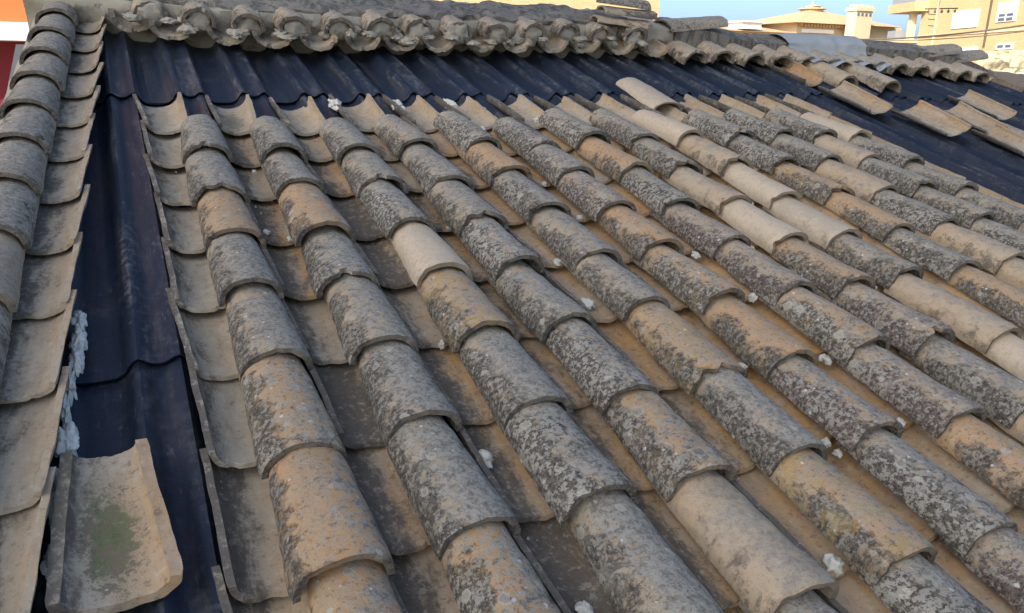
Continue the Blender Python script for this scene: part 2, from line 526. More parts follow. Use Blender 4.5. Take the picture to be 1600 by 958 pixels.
# ------------------------------------------------------------------ tile meshes
def tile_mesh(name, L, w0, w1, h0, h1, th=.012, concave=False, seed=0, rough=.0016, nu=26, nv=18, power=.85, chip=.32):
    rnd = random.Random(seed)
    b = MB()
    off = Vector((seed * 3.17, seed * 1.31, seed * 2.2))
    chips = [(rnd.uniform(.05, .95), rnd.uniform(.03, .08), rnd.uniform(.004, .014) * chip) for _ in range(4)]
    bow = rnd.uniform(-.004, .004)
    lean = rnd.uniform(-.06, .06)
    lay = []
    for side in (0, 1):
        rows = []
        for j in range(nv + 1):
            t = j / nv
            y = L * t
            w = w0 + (w1 - w0) * t
            h = h0 + (h1 - h0) * t
            row = []
            for i in range(nu + 1):
                a = math.pi * i / nu
                hw = w / 2 - (th if side else 0)
                hh = h - (th if side else 0)
                x = -math.cos(a) * hw
                z = hh * max(0.0, math.sin(a)) ** power
                x += lean * z * .5
                q = Vector((-math.cos(a) * .08, y, math.sin(a) * .06))
                d = noise.noise(q * 14 + off) * .0030 + noise.noise(q * 45 + off) * rough + noise.noise(q * 130 + off) * rough * .5
                if side: d *= .6
                nn = Vector((-math.cos(a), 0, math.sin(a) + .15)).normalized()
                yy = y + bow * math.sin(math.pi * t) * 0
                # ragged ends, chipped here and there
                e = noise.noise(Vector((i * .22, seed, 3 if j == 0 else 8))) * .0035 + noise.noise(Vector((i * .9, seed, 5))) * .0016
                if j == 0:
                    for (cc, cw, cdp) in chips[:2]: e += cdp * max(0, 1 - ((i / nu - cc) / cw) ** 2)
                    yy += e
                    if side: yy += .0015
                if j == nv:
                    for (cc, cw, cdp) in chips[2:]: e -= cdp * max(0, 1 - ((i / nu - cc) / cw) ** 2)
                    yy += e
                # soft lip at the lower end
                if j == 0 and not side: d -= .0022
                edge = noise.noise(Vector((y * 22, seed, 1.5 if i < nu / 2 else 7.5))) * .003
                zb = edge if i in (0, nu) else 0
                pt = Vector((x + nn.x * d, yy, z + nn.z * d + zb + bow * 4 * t * (1 - t)))
                if concave: pt.z = -pt.z
                row.append(b.bm.verts.new(pt))
            rows.append(row)
        lay.append(rows)
    A, Bq = lay
    for q in lay:
        for j in range(nv):
            for i in range(nu):
                b.bm.faces.new((q[j][i], q[j][i + 1], q[j + 1][i + 1], q[j + 1][i]))
    for i in range(nu):
        b.bm.faces.new((A[0][i], A[0][i + 1], Bq[0][i + 1], Bq[0][i])); b.bm.faces.new((A[nv][i], A[nv][i + 1], Bq[nv][i + 1], Bq[nv][i]))
    for j in range(nv):
        b.bm.faces.new((A[j][0], A[j + 1][0], Bq[j + 1][0], Bq[j][0])); b.bm.faces.new((A[j][nu], A[j + 1][nu], Bq[j + 1][nu], Bq[j][nu]))
    return b.mesh(name, 48)


CL, PL = .340, .335
COVERS = [tile_mesh("cover_tile", CL, .158, .126, .069, .054, .0145, False, 11 + k, chip=1.1 if k % 3 == 0 else .32) for k in range(9)]
PANS = [tile_mesh("channel_tile", PL, .138, .166, .050, .068, .0125, True, 41 + k, .0012, chip=.9 if k % 3 == 1 else .32) for k in range(7)]
for me in COVERS: me.materials.append(M['cover'])
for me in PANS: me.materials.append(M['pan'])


def place_tile(name, me, mat4, label, cat, group, **at):
    o = bpy.data.objects.new(name, me)
    COL.objects.link(o)
    o.matrix_world = mat4
    for k, v in at.items(): o[k] = float(v)
    o["seed"] = random.uniform(0, 10)
    tag(o, label, cat, group)
    return o


# look: crust, warm, pale, yellow, mauve, words
LOOK = {
    'g': (.58, .05, .0, .0, .10, "grey lichen-mottled"),
    'k': (.82, .15, .0, .0, .10, "blackened, white-speckled"),
    'o': (.46, .62, .0, .1, .0, "orange and black"),
    'O': (.62, .55, .0, .15, .0, "orange-patched, black-crusted"),
    'p': (.0, .25, 1.0, .0, .0, "clean pale buff"),
    't': (.22, .30, .42, .15, .0, "tan, lightly stained"),
    'w': (.05, .0, .9, .0, .0, "whitish grey"),
    'm': (.70, .30, .0, .0, .9, "mauve-grey crusted"),
    'y': (.55, .50, .0, .55, .0, "mustard-lichened"),
    'n': (.52, .15, .05, .05, .05, "plain grey-brown"),
}
TOES = {
    1: ([0, -.288, -.552, -.806, -1.089, -1.373, -1.640], "ggognOoo"),
    2: ([-.019, -.272, -.570, -.814, -1.097, -1.356, -1.629], "ggognggO" ),
    3: ([-.030, -.292, -.570, -.834, -1.107, -1.378, -1.632], "gnkpygkg"),
    4: ([-.002, -.317, -.581, -.834, -1.114, -1.392, -1.645], "ngnkgkOt"),
    5: ([-.017, -.256, -.537, -.836, -1.086, -1.385, -1.652, -1.927], "kognnygy"),
    6: ([-.053, -.290, -.562, -.823, -1.113, -1.383, -1.651, -1.935], "kgmoOomk"),
    7: ([.013, -.293, -.570, -.840, -1.125, -1.393, -1.675], "kokmmOmo"),
    8: ([-.012, -.289, -.586, -.858, -1.137, -1.413, -1.701], "gntpOmnt"),
    9: ([-.001, -.299, -.579, -.867, -1.123, -1.456], "ptpwntp"),
    10: ([-.016, -.300, -.589, -.869, -1.133], "kkyogoo"),
    11: ([-.014, -.293, -.590, -.869, -1.132], "kgtktt"),
    12: ([-.045, -.310, -.595, -.861], "gtgnkg"),
    13: ([-.059, -.362, -.630, -.906], "pgggng"),
}
DU = [.008, 0, .005, -.012, -.005, -.01, .007, -.005, -.007, .016, .021, .006, -.025]
EXTRA = {1: 1, 2: 1, 3: 1, 4: 2, 5: 2, 6: 2, 7: 2, 8: 2, 9: 2, 10: 2, 11: 2, 12: 2, 13: 2}
POS = {}
for row in range(1, 14):
    toes, looks = TOES[row]
    toes = list(toes)
    for _ in range(EXTRA[row]): toes.append(toes[-1] - .276)
    for j, v in enumerate(toes):
        ch = looks[j] if j < len(looks) else random.choice("gkomn")
        c, w, pl, ye, mv, words = LOOK[ch]
        u = P * (row - 1) + DU[row - 1] + .0775 + random.uniform(-.003, .003)
        POS[(row, j)] = (u, v)
        sx = random.uniform(.95, 1.06)
        m = roof_matrix(u, v, .004 + random.uniform(-.002, .004), rad(random.uniform(-2.2, 2.2)), rad(-3.0 + random.uniform(-1.2, .9)), rad(random.uniform(-4, 4)), (sx, random.uniform(.98, 1.03), random.uniform(.95, 1.06)))
        place_tile("cover_tile", COVERS[random.randrange(len(COVERS))], m,
                   "%s cover tile, %s from the top of the %s cover row" % (words, ORD[j], ORD[row - 1]), "roof tile", "arched cover tiles laid in rows",
                   crust=min(1, max(0, c + random.uniform(-.08, .08))), warm=w, pale=pl, yellow=ye, mauve=mv)

PANLOOK = {'c': (.22, .15, .42, "clean buff"), 's': (.62, .55, .0, "dark-mottled orange"), 'd': (.98, .25, .0, "dark-mottled"), 'o': (.15, .95, .0, "orange"), 'b': (.28, .65, .15, "brownish orange"), 'r': (.42, .35, .25, "greyish tan")}
for row in range(1, 15):
    n_t = 9 if row <= 3 else 10 if row <= 9 else 8 if row <= 11 else 7
    for j in range(n_t):
        v = .345 - .2755 * j + random.uniform(-.012, .012)
        if row > 1 and j == 0: v -= .02
        if row == 1: ch = 'c' if j < 7 else 'r'
        elif row == 2: ch = "csrssrdsssss"[j]
        elif row == 3: ch = "crsddrssdsss"[j]
        elif row == 4: ch = "crrsssssssss"[j]
        elif row == 14: ch = 'c'
        else: ch = 'c' if j == 0 else random.choice("oboosbbr")
        c, w, pl, words = PANLOOK[ch]
        u = P * (row - 1) + PAN0 + (.004 if row == 1 else .0) + (0 if row < 14 else -.02) + random.uniform(-.004, .004)
        m = roof_matrix(u, v, .012 + random.uniform(-.003, .004), rad(random.uniform(-2, 2)), rad(-2.9 + random.uniform(-.7, .6)), rad(random.uniform(-2, 2)), (random.uniform(.97, 1.03), random.uniform(.99, 1.03), 1))
        place_tile("channel_tile", PANS[random.randrange(len(PANS))], m,
                   "%s channel tile, %s from the top of the %s channel row" % (words, ORD[j], ORD[row - 1]), "roof tile", "upturned channel tiles between the cover rows",
                   crust=c, warm=w, pale=pl, moss=(.6 if (row, j) == (2, 0) else 0))

# ------------------------------------------------------------------ verge on the left
VS = math.atan(.0535)                                     # the verge runs a little askew
vt = 1.50
for j in range(12):
    v = vt - .278 * j
    v -= .07
    u = -.262 - .0535 * (1.5 - .07 - v) - .080
    ch = "mggnggngtgkg"[j]
    c, w, pl, ye, mv, words = LOOK[ch]
    m = roof_matrix(u, v, .036, -VS + rad(random.uniform(-1, 1)), rad(-3.2), rad(random.uniform(-2, 3)), (1.02, 1.03, 1.04))
    place_tile("cover_tile", COVERS[random.randrange(len(COVERS))], m, "%s cover tile on the verge, %s down from the ridge wall" % (words, ORD[j]), "roof tile", "arched cover tiles along the verge",
               crust=c, warm=w * .6, pale=pl, yellow=ye, mauve=mv)
for j in range(12):
    v = vt - .05 - .278 * j
    u = -.246 - .0535 * (1.34 - v)
    m = roof_matrix(u, v, .040, -VS + rad(random.uniform(-1, 1)), rad(-2.0), rad(random.uniform(-2, 2)), (1.0, 1.03, .78))
    c = random.uniform(.45, .70)
    place_tile("channel_tile", PANS[random.randrange(len(PANS))], m, "buff channel tile with pale rim beside the verge covers, %s down from the ridge wall" % ORD[j], "roof tile", "channel tiles along the verge",
               crust=c, warm=.12, pale=.5, moss=0)
vm = MB()
rows = []
for j in range(60):
    v = 1.75 - 3.6 * j / 59
    uc = -.262 - .0535 * (1.5 - v) - .080
    ring = []
    for (du, n) in ((-.135, -.30), (-.110, -.02), (-.088, .026), (-.055, .045), (.02, .045), (.055, .0), (.055, -.30)):
        q = noise.noise_vector(Vector((v * 9, du * 20, n * 12))) * .007
        ring.append(vm.bm.verts.new(R(uc + du + q.x, v + q.y, n + q.z)))
    rows.append(ring)
for a, b in zip(rows, rows[1:]):
    for k in range(6): vm.bm.faces.new((a[k], a[k + 1], b[k + 1], b[k]))
o = vm.build("verge_mortar", M['mortar'], None, 60)
tag(o, "rough grey mortar bed under the verge cover tiles, above the red wall", "mortar")

# ------------------------------------------------------------------ ridge: mortar wall, its caps and the embedded tile ends
RIDGE = [(-1, -.012), (2.9, -.014), (3.05, -.024), (3.25, -.052), (3.5, -.087), (3.9, -.085), (4.4, -.082), (4.6, -.097), (5.1, -.112), (5.45, -.142), (5.77, -.20), (6.06, -.29), (9, -.33)]


def ridge_line(u, h=1.0):
    """how far the top of the ridge runs out of level; its foot follows the roof"""
    for (a, za), (b, zb) in zip(RIDGE, RIDGE[1:]):
        if u <= b:
            return (za + (zb - za) * (u - a) / (b - a) - sag(u)) * min(1, max(0, h / .15))
    return 0


def lumpy_wall(name, mat, label, u0, u1, prof, amp=.012, seed=0, step=.022):
    b = MB()
    n = int((u1 - u0) / step)
    pts = []
    for k in range(len(prof) - 1):
        a, c = prof[k], prof[k + 1]
        m = max(1, int(math.dist(a, c) / step))
        for i in range(m): pts.append((a[0] + (c[0] - a[0]) * i / m, a[1] + (c[1] - a[1]) * i / m))
    pts.append(prof[-1])
    rows = []
    for i in range(n + 1):
        u = u0 + (u1 - u0) * i / n
        r = []
        for (v, h) in pts:
            q = noise.noise_vector(Vector((u * 7 + seed, v * 9, h * 9))) * amp + noise.noise_vector(Vector((u * 24 + seed, v * 24, h * 24))) * amp * .5
            if i in (0, n): q.x = 0
            r.append(b.bm.verts.new(R(u + q.x, v + q.y + max(0, .32 - u) * .36, h + q.z + ridge_line(u, h))))
        rows.append(r)
    for a, c in zip(rows, rows[1:]):
        for k in range(len(pts) - 1): b.bm.faces.new((a[k], a[k + 1], c[k + 1], c[k]))
        b.bm.faces.new((a[-1], a[0], c[0], c[-1]))
    b.bm.faces.new(rows[0]); b.bm.faces.new(rows[-1])
    o = b.build(name, mat, None, 60)
    tag(o, label, "wall")
    return o


lumpy_wall("ridge_wall", M['mortar'], "lumpy grey mortar wall along the ridge with tile ends set in it", -.47, 2.84, [(1.46, -.09), (1.44, .03), (1.415, .08), (1.43, .132), (1.80, .14), (1.80, -.12)], .016, 1)
lumpy_wall("ridge_wall", M['mortar_dark'], "dark streaked concrete wall along the ridge, right of the stacked tiles", 2.842, 5.95, [(1.36, -.09), (1.36, .02), (1.395, .03), (1.40, .155), (1.60, .165), (1.60, -.12)], .006, 9)

RPAN = [tile_mesh("channel_tile", PL, .138, .160, .056, .062, .017, True, 141 + k, .0042, 30, 20, .85, 1.3) for k in range(5)]
RCOV = [tile_mesh("cover_tile", CL, .150, .128, .066, .054, .017, False, 161 + k, .0045, 30, 20, .85, 1.3) for k in range(5)]
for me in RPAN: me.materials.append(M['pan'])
for me in RCOV: me.materials.append(M['cover'])
RT = [(-.05, 1.45), (.10, 1.35), (.325, 1.285), (.51, 1.255), (.72, 1.25), (.93, 1.262), (1.125, 1.275), (1.32, 1.28), (1.54, 1.263), (1.75, 1.275), (1.98, 1.29), (2.19, 1.31), (2.41, 1.30), (2.63, 1.265)]
for j, (u, v) in enumerate(RT):
    m = roof_matrix(u, v, .066 + random.uniform(-.006, .006), rad(random.uniform(-3, 3)), rad(2), rad(random.uniform(-4, 4)), (1.22, .85, 1.12))
    place_tile("channel_tile", RPAN[j % 5], m, "grey channel tile lip sticking out under the ridge wall, %s from the verge" % ORD[j], "roof tile", "tile ends set in the ridge mortar", crust=random.uniform(.25, .5), warm=.05, pale=.3, moss=0)
for j in range(len(RT) - 1):
    u = (RT[j][0] + RT[j + 1][0]) / 2
    v = (RT[j][1] + RT[j + 1][1]) / 2 + .035
    m = roof_matrix(u, v, .078 + random.uniform(-.006, .006), rad(random.uniform(-4, 4)), rad(1), rad(random.uniform(-7, 7)), (.98, .62, 1.15))
    place_tile("cover_tile", RCOV[(j * 2) % 5], m, "mortared cover tile end in the ridge wall, %s from the verge" % ORD[j], "roof tile", "tile ends set in the ridge mortar", crust=random.uniform(.25, .5), warm=.1, pale=.25, yellow=0, mauve=.4)
    # the mortar packed into its mouth and smeared over the neighbouring lips
    b = MB()
    blobs = [(0, .034, .088, .062, .034, .056)]
    for k in range(3):
        sd_ = random.choice((-1, 1))
        blobs.append((sd_ * random.uniform(.03, .085), random.uniform(-.03, .05), random.uniform(.045, .085), random.uniform(.022, .040), random.uniform(.024, .048), random.uniform(.010, .018)))
    for bi, (bx, by, bz, rx, ry, rz) in enumerate(blobs):
        r0 = bmesh.ops.create_icosphere(b.bm, subdivisions=3, radius=1)
        for vv in r0["verts"]:
            q = vv.co.copy()
            sd3 = Vector((j * 3.1 + bi, bi * 1.7, 0))
            s1 = 1 + .38 * noise.noise(q * 1.8 + sd3) + .30 * noise.noise(q * 4.2 + sd3) + .16 * noise.noise(q * 9 + sd3)
            vv.co = Vector((bx + q.x * rx * s1, by + q.y * ry * s1, bz + q.z * rz * s1))
    o = b.build("mortar_plug", M['mortar'], None, 60)
    o.matrix_world = roof_matrix(u + random.uniform(-.01, .01), v + random.uniform(-.02, .02), random.uniform(-.008, .008))
    tag(o, "crumbling mortar plug in the mouth of the ridge cover tile, %s from the verge" % ORD[j], "mortar", "mortar plugs under the ridge tiles")

j = 0
u = 2.86
while u < 5.5:
    d = 0
    v = 1.185 - .02 * max(0, u - 3.2) + random.uniform(-.02, .02)
    m = roof_matrix(u, v, -.005 + d, rad(random.uniform(-3, 3)), rad(3), rad(random.uniform(-4, 4)), (1.05, .80, 1.15))
    flash = 3.40 < u < 4.02
    place_tile("cover_tile", COVERS[(j * 4) % len(COVERS)], m, "grey cover tile below the dark ridge wall, %s along from the stacked tiles" % ORD[j], "roof tile", "cover tiles below the dark ridge wall", crust=.30, warm=.1, pale=.45, yellow=0, mauve=.2)
    m = roof_matrix(u + .108, v + .03, .028 + d, 0, rad(4), 0, (1.0, .75, .6))
    place_tile("channel_tile", PANS[j % len(PANS)], m, "short grey channel tile below the dark ridge wall, %s along from the stacked tiles" % ORD[j], "roof tile", "channel tiles below the dark ridge wall", crust=.3, warm=.1, pale=.3, moss=0)
    u += .216
    j += 1

o = lumpy_wall("mortar_strip", M['brown'], "low brown mortar strip at the right end of the ridge", 5.85, 8.1, [(1.10, -.09), (1.12, .02), (1.25, .03), (1.60, .02), (1.60, -.12)], .012, 14)

# caps lying along the ridge
CAP = [tile_mesh("ridge_tile", .42, .20, .17, .075, .062, .014, False, 71 + k, .003) for k in range(4)]
for me in CAP: me.materials.append(M['cover'])
for j, (u, rise, sz) in enumerate([(2.80, .158, 1.0), (3.46, .150, .95), (4.40, .150, .9), (4.74, .146, 1.05), (5.10, .150, .9), (5.42, .140, .9)]):
    mat4 = Matrix((BV * -1, BU, Vector((0, 0, 1)))).transposed()
    m = (mat4 @ Matrix.Rotation(rad(random.uniform(-5, 5)), 3, 'Z') @ Matrix.Rotation(rad(random.uniform(-3.5, -1)), 3, 'X') @ Matrix.Diagonal((1.05, sz, .85))).to_4x4()
    m.translation = R(u, 1.495, rise - .045) + BN * ridge_line(u)
    place_tile("ridge_tile", CAP[j % 4], m, "lichen-grey ridge cap tile on top of the dark wall, %s from the stacked tiles" % ORD[j], "roof tile", "cap tiles along the top of the ridge wall", crust=random.uniform(.35, .6), warm=.1, pale=.15, yellow=.1, mauve=.1)

lumpy_wall("ridge_capping", M['mortar_dark'], "dark mossy mortar capping on the lumpy ridge wall", -.46, 2.56, [(1.445, .118), (1.440, .150), (1.50, .168), (1.78, .155), (1.79, .12)], .024, 23)

# grey metal flashing moulded over wall and tiles
fl = MB()
rows = []
for i in range(60):
    u = 3.72 + (4.42 - 3.72) * i / 59
    ring = []
    wave = .028 * math.sin((u - 3.51) / .216 * 2 * math.pi)
    for k in range(26):
        t = k / 25
        if t < .45:
            q = t / .45; v = 1.12 + .22 * q; n = .052 + wave * (1 - .6 * q) + .02 * q
        elif t < .8:
            q = (t - .45) / .35; v = 1.34 + .035 * q; n = .072 + wave * .4 * (1 - q) + .135 * q
        else:
            q = (t - .8) / .2; v = 1.375 + .20 * q; n = .207 + .028 * math.sin(math.pi * q)
        q3 = noise.noise_vector(Vector((u * 11, t * 6, 2))) * .010
        ring.append((u + q3.x * .3, v + q3.y, n + q3.z + ridge_line(u, max(0, n - .05)) - .038 * min(1, max(0, (t - .35) / .3))))
    rows.append(ring)
top = [[fl.bm.verts.new(R(*p)) for p in r] for r in rows]
bot = [[fl.bm.verts.new(R(p[0], p[1] + .002, p[2] - .004)) for p in r] for r in rows]
for q in (top, bot):
    for a, b in zip(q, q[1:]):
        for k in range(25): fl.bm.faces.new((a[k], a[k + 1], b[k + 1], b[k]))
for k in range(25):
    for e in (0, -1): fl.bm.faces.new((top[e][k], top[e][k + 1], bot[e][k + 1], bot[e][k]))
for i in range(59):
    for e in (0, -1): fl.bm.faces.new((top[i][e], top[i + 1][e], bot[i + 1][e], bot[i][e]))
o = fl.build("flashing", M['metal'], None, 60)
tag(o, "blue-grey metal flashing moulded over the ridge wall and its cover tiles", "flashing")

# ------------------------------------------------------------------ loose tiles
def loose(kind, u, v, n, yaw, label, sc=(1, 1, 1), pitch=0, roll=0, **at):
    base = dict(crust=.42, warm=.10, pale=.22)
    base.update(dict(moss=0) if kind == 'channel_tile' else dict(yellow=0, mauve=.1))
    base.update(at)
    me = (PANS if kind == 'channel_tile' else COVERS)[random.randrange(7)]
    return place_tile(kind, me, roof_matrix(u, v, n, rad(yaw), rad(pitch), rad(roll), sc), label, "roof tile", "loose tiles lying on the roof", **base)


BIG = tile_mesh("channel_tile", .325, .182, .136, .050, .044, .019, True, 97, .0016, 34, 26, .8, .15)
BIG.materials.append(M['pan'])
place_tile("channel_tile", BIG, roof_matrix(-.226, -1.545, .018, rad(1.5), rad(-1.5), rad(2)), "large loose channel tile with green moss in its hollow, lying in the open strip", "roof tile", "loose tiles lying on the roof", crust=.26, warm=.22, pale=.22, moss=.75)

loose('channel_tile', 3.475, .36, .030, -9, "loose tan tile lying alone on the sheets above the last channel row", (1.05, 1.3, .7), -1, -14, warm=.4, pale=.35, crust=.2)
loose('channel_tile', 3.50, .88, .020, -4, "reddish loose tile just under the grey ridge covers, partly hidden behind another", (1.05, 1.05, 1.0), 0, -10, warm=.7, pale=.1)
loose('cover_tile', 3.77, .86, -.030, -3, "loose pinkish cover tile sticking out below the metal flashing", (1.05, 1.15, 1.25), 2, 0, crust=.20, warm=.3, pale=.45)
loose('cover_tile', 4.08, .80, -.022, -3, "loose grey cover tile with open mouth, right of the flashing", (1.05, 1.15, 1.15), 2, 0, crust=.25, warm=.1, pale=.45)
loose('channel_tile', 3.68, .03, .035, -9, "broad loose channel tile with a stained hollow on the dusty sheets", (1.12, 1.18, .6), -1, -20, crust=.34, warm=.3, pale=.3)
loose('channel_tile', 4.05, .07, .030, -16, "loose buff channel tile between the broad stained one and the upper one", (1.0, 1.25, .65), -1, -17, warm=.35, pale=.4)
loose('channel_tile', 4.48, .30, .035, -13, "loose buff channel tile highest on the dusty sheets", (.95, 1.25, .65), -1, -18, crust=.2)
loose('channel_tile', 3.93, -.22, .030, -12, "loose tile lowest on the dusty sheets, tipped on its edge", (.95, 1.0, .7), -1, -15)
loose('cover_tile', 4.10, -.24, .0, -10, "loose buff cover tile in the lower corner of the dusty sheets", (1.05, 1.1, .8), 0, 0, crust=.15)
loose('cover_tile', 2.14, .43, -.005, 3, "loose pale cover tile lying above the ninth cover row, up on the bare sheet", (1.15, .98, .65), 3, 0, crust=.03, pale=.9)
for k, (uu, vv, n, yaw, cr_, txt) in enumerate([(2.62, 1.395, .135, 84, .25, "lowest of three tiles piled on the ridge, buff with a broken edge"), (2.66, 1.42, .185, 87, .45, "middle of three tiles piled on the ridge, grey"), (2.62, 1.45, .232, 85, .9, "top of three tiles piled on the ridge, dark grey")]):
    m = roof_matrix(uu, vv, n, rad(yaw), rad(3), rad(6 - 3 * k), (.9, 1.0, .55))
    place_tile("cover_tile", COVERS[k + 2], m, txt, "roof tile", "tiles piled on the ridge", crust=cr_, warm=.2, pale=.3 - .1 * k, yellow=0, mauve=.5)

# ------------------------------------------------------------------ foam and mortar lumps
def lump(u, v, n, r, label, stretch=(1, 1, 1), seed=0, name="foam_lump", group="pale foam lumps between the tiles", sub=3, rug=.7):
    b = MB()
    bmesh.ops.create_icosphere(b.bm, subdivisions=sub, radius=1)
    for vv in b.bm.verts:
        q = vv.co.copy()
        s1 = 1 + rug * noise.noise(q * 1.6 + Vector((seed * 3.3, 1, 0))) + rug * .5 * noise.noise(q * 4.5 + Vector((seed, 5, 0)))
        vv.co = Vector((q.x * stretch[0], q.y * stretch[1], q.z * stretch[2])) * r * s1
    o = b.build(name, M['foam_white' if name == 'foam_bead' else 'foam'], None, 80)
    o.matrix_world = roof_matrix(u, v, n)
    tag(o, label, "foam", group)


def near_cover(u, v):
    best = min(POS.items(), key=lambda kv: (kv[1][0] - u) ** 2 * 2 + (kv[1][1] + .14 - v) ** 2)
    return best[0]


FO = [(.414, -1.42, .019), (.468, -1.044, .013), (1.403, -1.589, .015), (1.163, -1.592, .014), (1.165, -1.625, .011), (1.415, -1.044, .016), (1.161, -1.308, .012), (1.411, -1.339, .016), (1.147, -.497, .013), (1.15, -.237, .012), (1.045, -.521, .010), (.938, -.745, .018), (1.239, .514, .014), (.912, -.964, .022), (1.402, -.786, .014), (1.136, .277, .018), (1.422, .369, .018), (1.81, -.819, .013), (.922, -1.853, .020), (.437, -1.783, .016), (1.631, -.787, .009), (1.875, -1.077, .010), (1.644, -1.065, .010), (.216, -.024, .008), (.182, -.432, .010), (.239, -.479, .011), (.595, -.341, .011), (1.62, -1.62, .012), (1.87, -.50, .010), (2.10, -.78, .010), (1.93, .10, .010), (.70, -.49, .009)]
used = {}
for k, (u, v, r) in enumerate(FO):
    rw, jj = near_cover(u, v)
    used[(rw, jj)] = used.get((rw, jj), 0) + 1
    size = "larger" if r > .0165 else "small" if r > .0105 else "tiny"
    extra = "" if used[(rw, jj)] == 1 else " and another lump"
    st = (random.uniform(.8, 1.2), random.uniform(.8, 1.3), random.uniform(.7, 1.0))
    lump(u, v, -.016, r * .8, "%s pale foam lump by the %s cover tile%s of the %s row" % (size, ORD[jj], extra, ORD[rw - 1]), st, k + 1)
b = MB()
lump(-.011, -1.51, -.046, .022, "flat white splash of foam inside the channel tile next to the open strip", (1.2, .7, .35), 51)
for k, (v, w_, r, st, lab) in enumerate([
        (-.76, .010, .014, (.9, 2.2, 1.2), "uppermost ragged white foam bead under the rim of the verge channel tiles"),
        (-.83, .013, .016, (.9, 2.4, 1.2), "second ragged white foam bead down the verge channel tiles"),
        (-.90, .012, .015, (.9, 2.2, 1.2), "third ragged white foam bead down the verge channel tiles, beside the sheet lap"),
        (-.975, .006, .013, (.7, 3.0, 1.4), "thin bluish foam bead below the sheet lap on the verge channel tiles"),
        (-1.06, .003, .012, (.7, 3.4, 1.4), "thin foam smear between the sheet lap and the large loose tile"),
        (-1.15, .010, .019, (1.0, 1.7, 1.1), "white foam wedge at the upper corner of the large loose tile"),
        (-1.30, .004, .013, (.8, 4.2, 1.3), "long thin bluish foam strip between verge tiles and the large loose tile"),
        (-1.43, .008, .014, (1.0, 1.8, 1.1), "small white foam knob low between verge tiles and the large loose tile")]):
    lump(-.169 - .0535 * (1.354 - v) + w_ - .005, v, -.028, r * .9, lab, (st[0], st[1] * 1.35, st[2]), 60 + k, "foam_bead", "foam beads along the verge", 4, .8)
for k, (u, v) in enumerate([(.875, .56), (1.105, .55), (.62, .57)]):
    lump(u, v, -.012, .030, "white foam patch on the bare sheet between channel heads, %s from the verge" % ORD[k], (.7, 1.4, .5), 80 + k, "foam_patch", "foam patches at the top of the tiling", 4, .7)


# grit and mortar crumbs lying in the channels
cb = MB()
rc = random.Random(11)
for k in range(420):
    row = rc.randint(1, 13)
    v = rc.uniform(-2.1, .55)
    x = rc.gauss(0, .028)
    if abs(x) > .06: continue
    r = rc.choice((.0015, .002, .0025, .003, .004, .0055))
    n = -.058 * math.sqrt(max(0, 1 - (x / .075) ** 2)) + .012
    c0 = R(P * (row - 1) + PAN0 + x, v, n + r * .3)
    vs_ = [cb.bm.verts.new(c0 + Vector(d).normalized() * r * rc.uniform(.6, 1.3)) for d in ((1, 1, 1), (1, -1, -1), (-1, 1, -1), (-1, -1, 1), (0, 0, 1.4), (.9, .3, -.4))]
    bmesh.ops.convex_hull(cb.bm, input=vs_)
o = cb.build("mortar_crumbs", M['foam'])
tag(o, "fine crumbs of mortar and grit scattered in the channels", "grit", kind="stuff")

# ------------------------------------------------------------------ buildings beyond the ridge
def frame_matrix(origin, xdir):
    x = Vector((xdir[0], xdir[1], 0)).normalized()
    z = Vector((0, 0, 1))
    y = z.cross(x)
    m = Matrix((x, y, z)).transposed().to_4x4()
    m.translation = Vector(origin)
    return m


# orange and maroon neighbour on the left
nb = empty("neighbour_house", (-3.0, 5.0, -7))
def nbox(name, mat, *a):
    b = MB(); b.box(*a); o = b.build(name, mat, nb); o.matrix_parent_inverse = Matrix.Translation((3.0, -5.0, 7)); return o
nbox("upper_wall", M['orange'], -6.0, .30, 5.0, 9, .605, 3.4)
nbox("cornice", M['white'], -6.05, .34, 4.72, 9.02, .470, .603)
nbox("lower_wall", M['maroon'], -6.0, .30, 5.06, 9, -7, .468)
nbox("roof_edge", M['white'], -6.2, .50, 4.8, 9.2, 3.402, 3.55)
tag(nb, "orange and maroon rendered house with a white band, left of the ridge", "house")

# tan brick block
bb = empty("brick_block", (12.0, 25, -7))
def bbox(name, mat, *a):
    b = MB(); b.box(*a); o = b.build(name, mat, bb); o.matrix_parent_inverse = Matrix.Translation((-12.0, -25, 7)); return o
bbox("wall", M['brick_a'], 7.9, 20.03, 25, 37, -7, 9)
bbox("roof", M['roof_tan'], 7.6, 20.3, 24.7, 37.3, 9.002, 9.4)
tag(bb, "tan brick building straight behind the ridge, cut off by the top of the picture", "building")
wb = empty("white_block", (6.5, 30, -7))
def wbox(name, mat, *a):
    b = MB(); b.box(*a); o = b.build(name, mat, wb); o.matrix_parent_inverse = Matrix.Translation((-6.5, -30, 7)); return o
wbox("wall", M['white'], 5.6, 10.4, 30, 38, -7, 6)
wbox("roof", M['roof_tan'], 5.4, 10.6, 29.8, 38.2, 6.002, 6.3)
tag(wb, "white rendered building peeping over the ridge left of the tan brick one", "building")

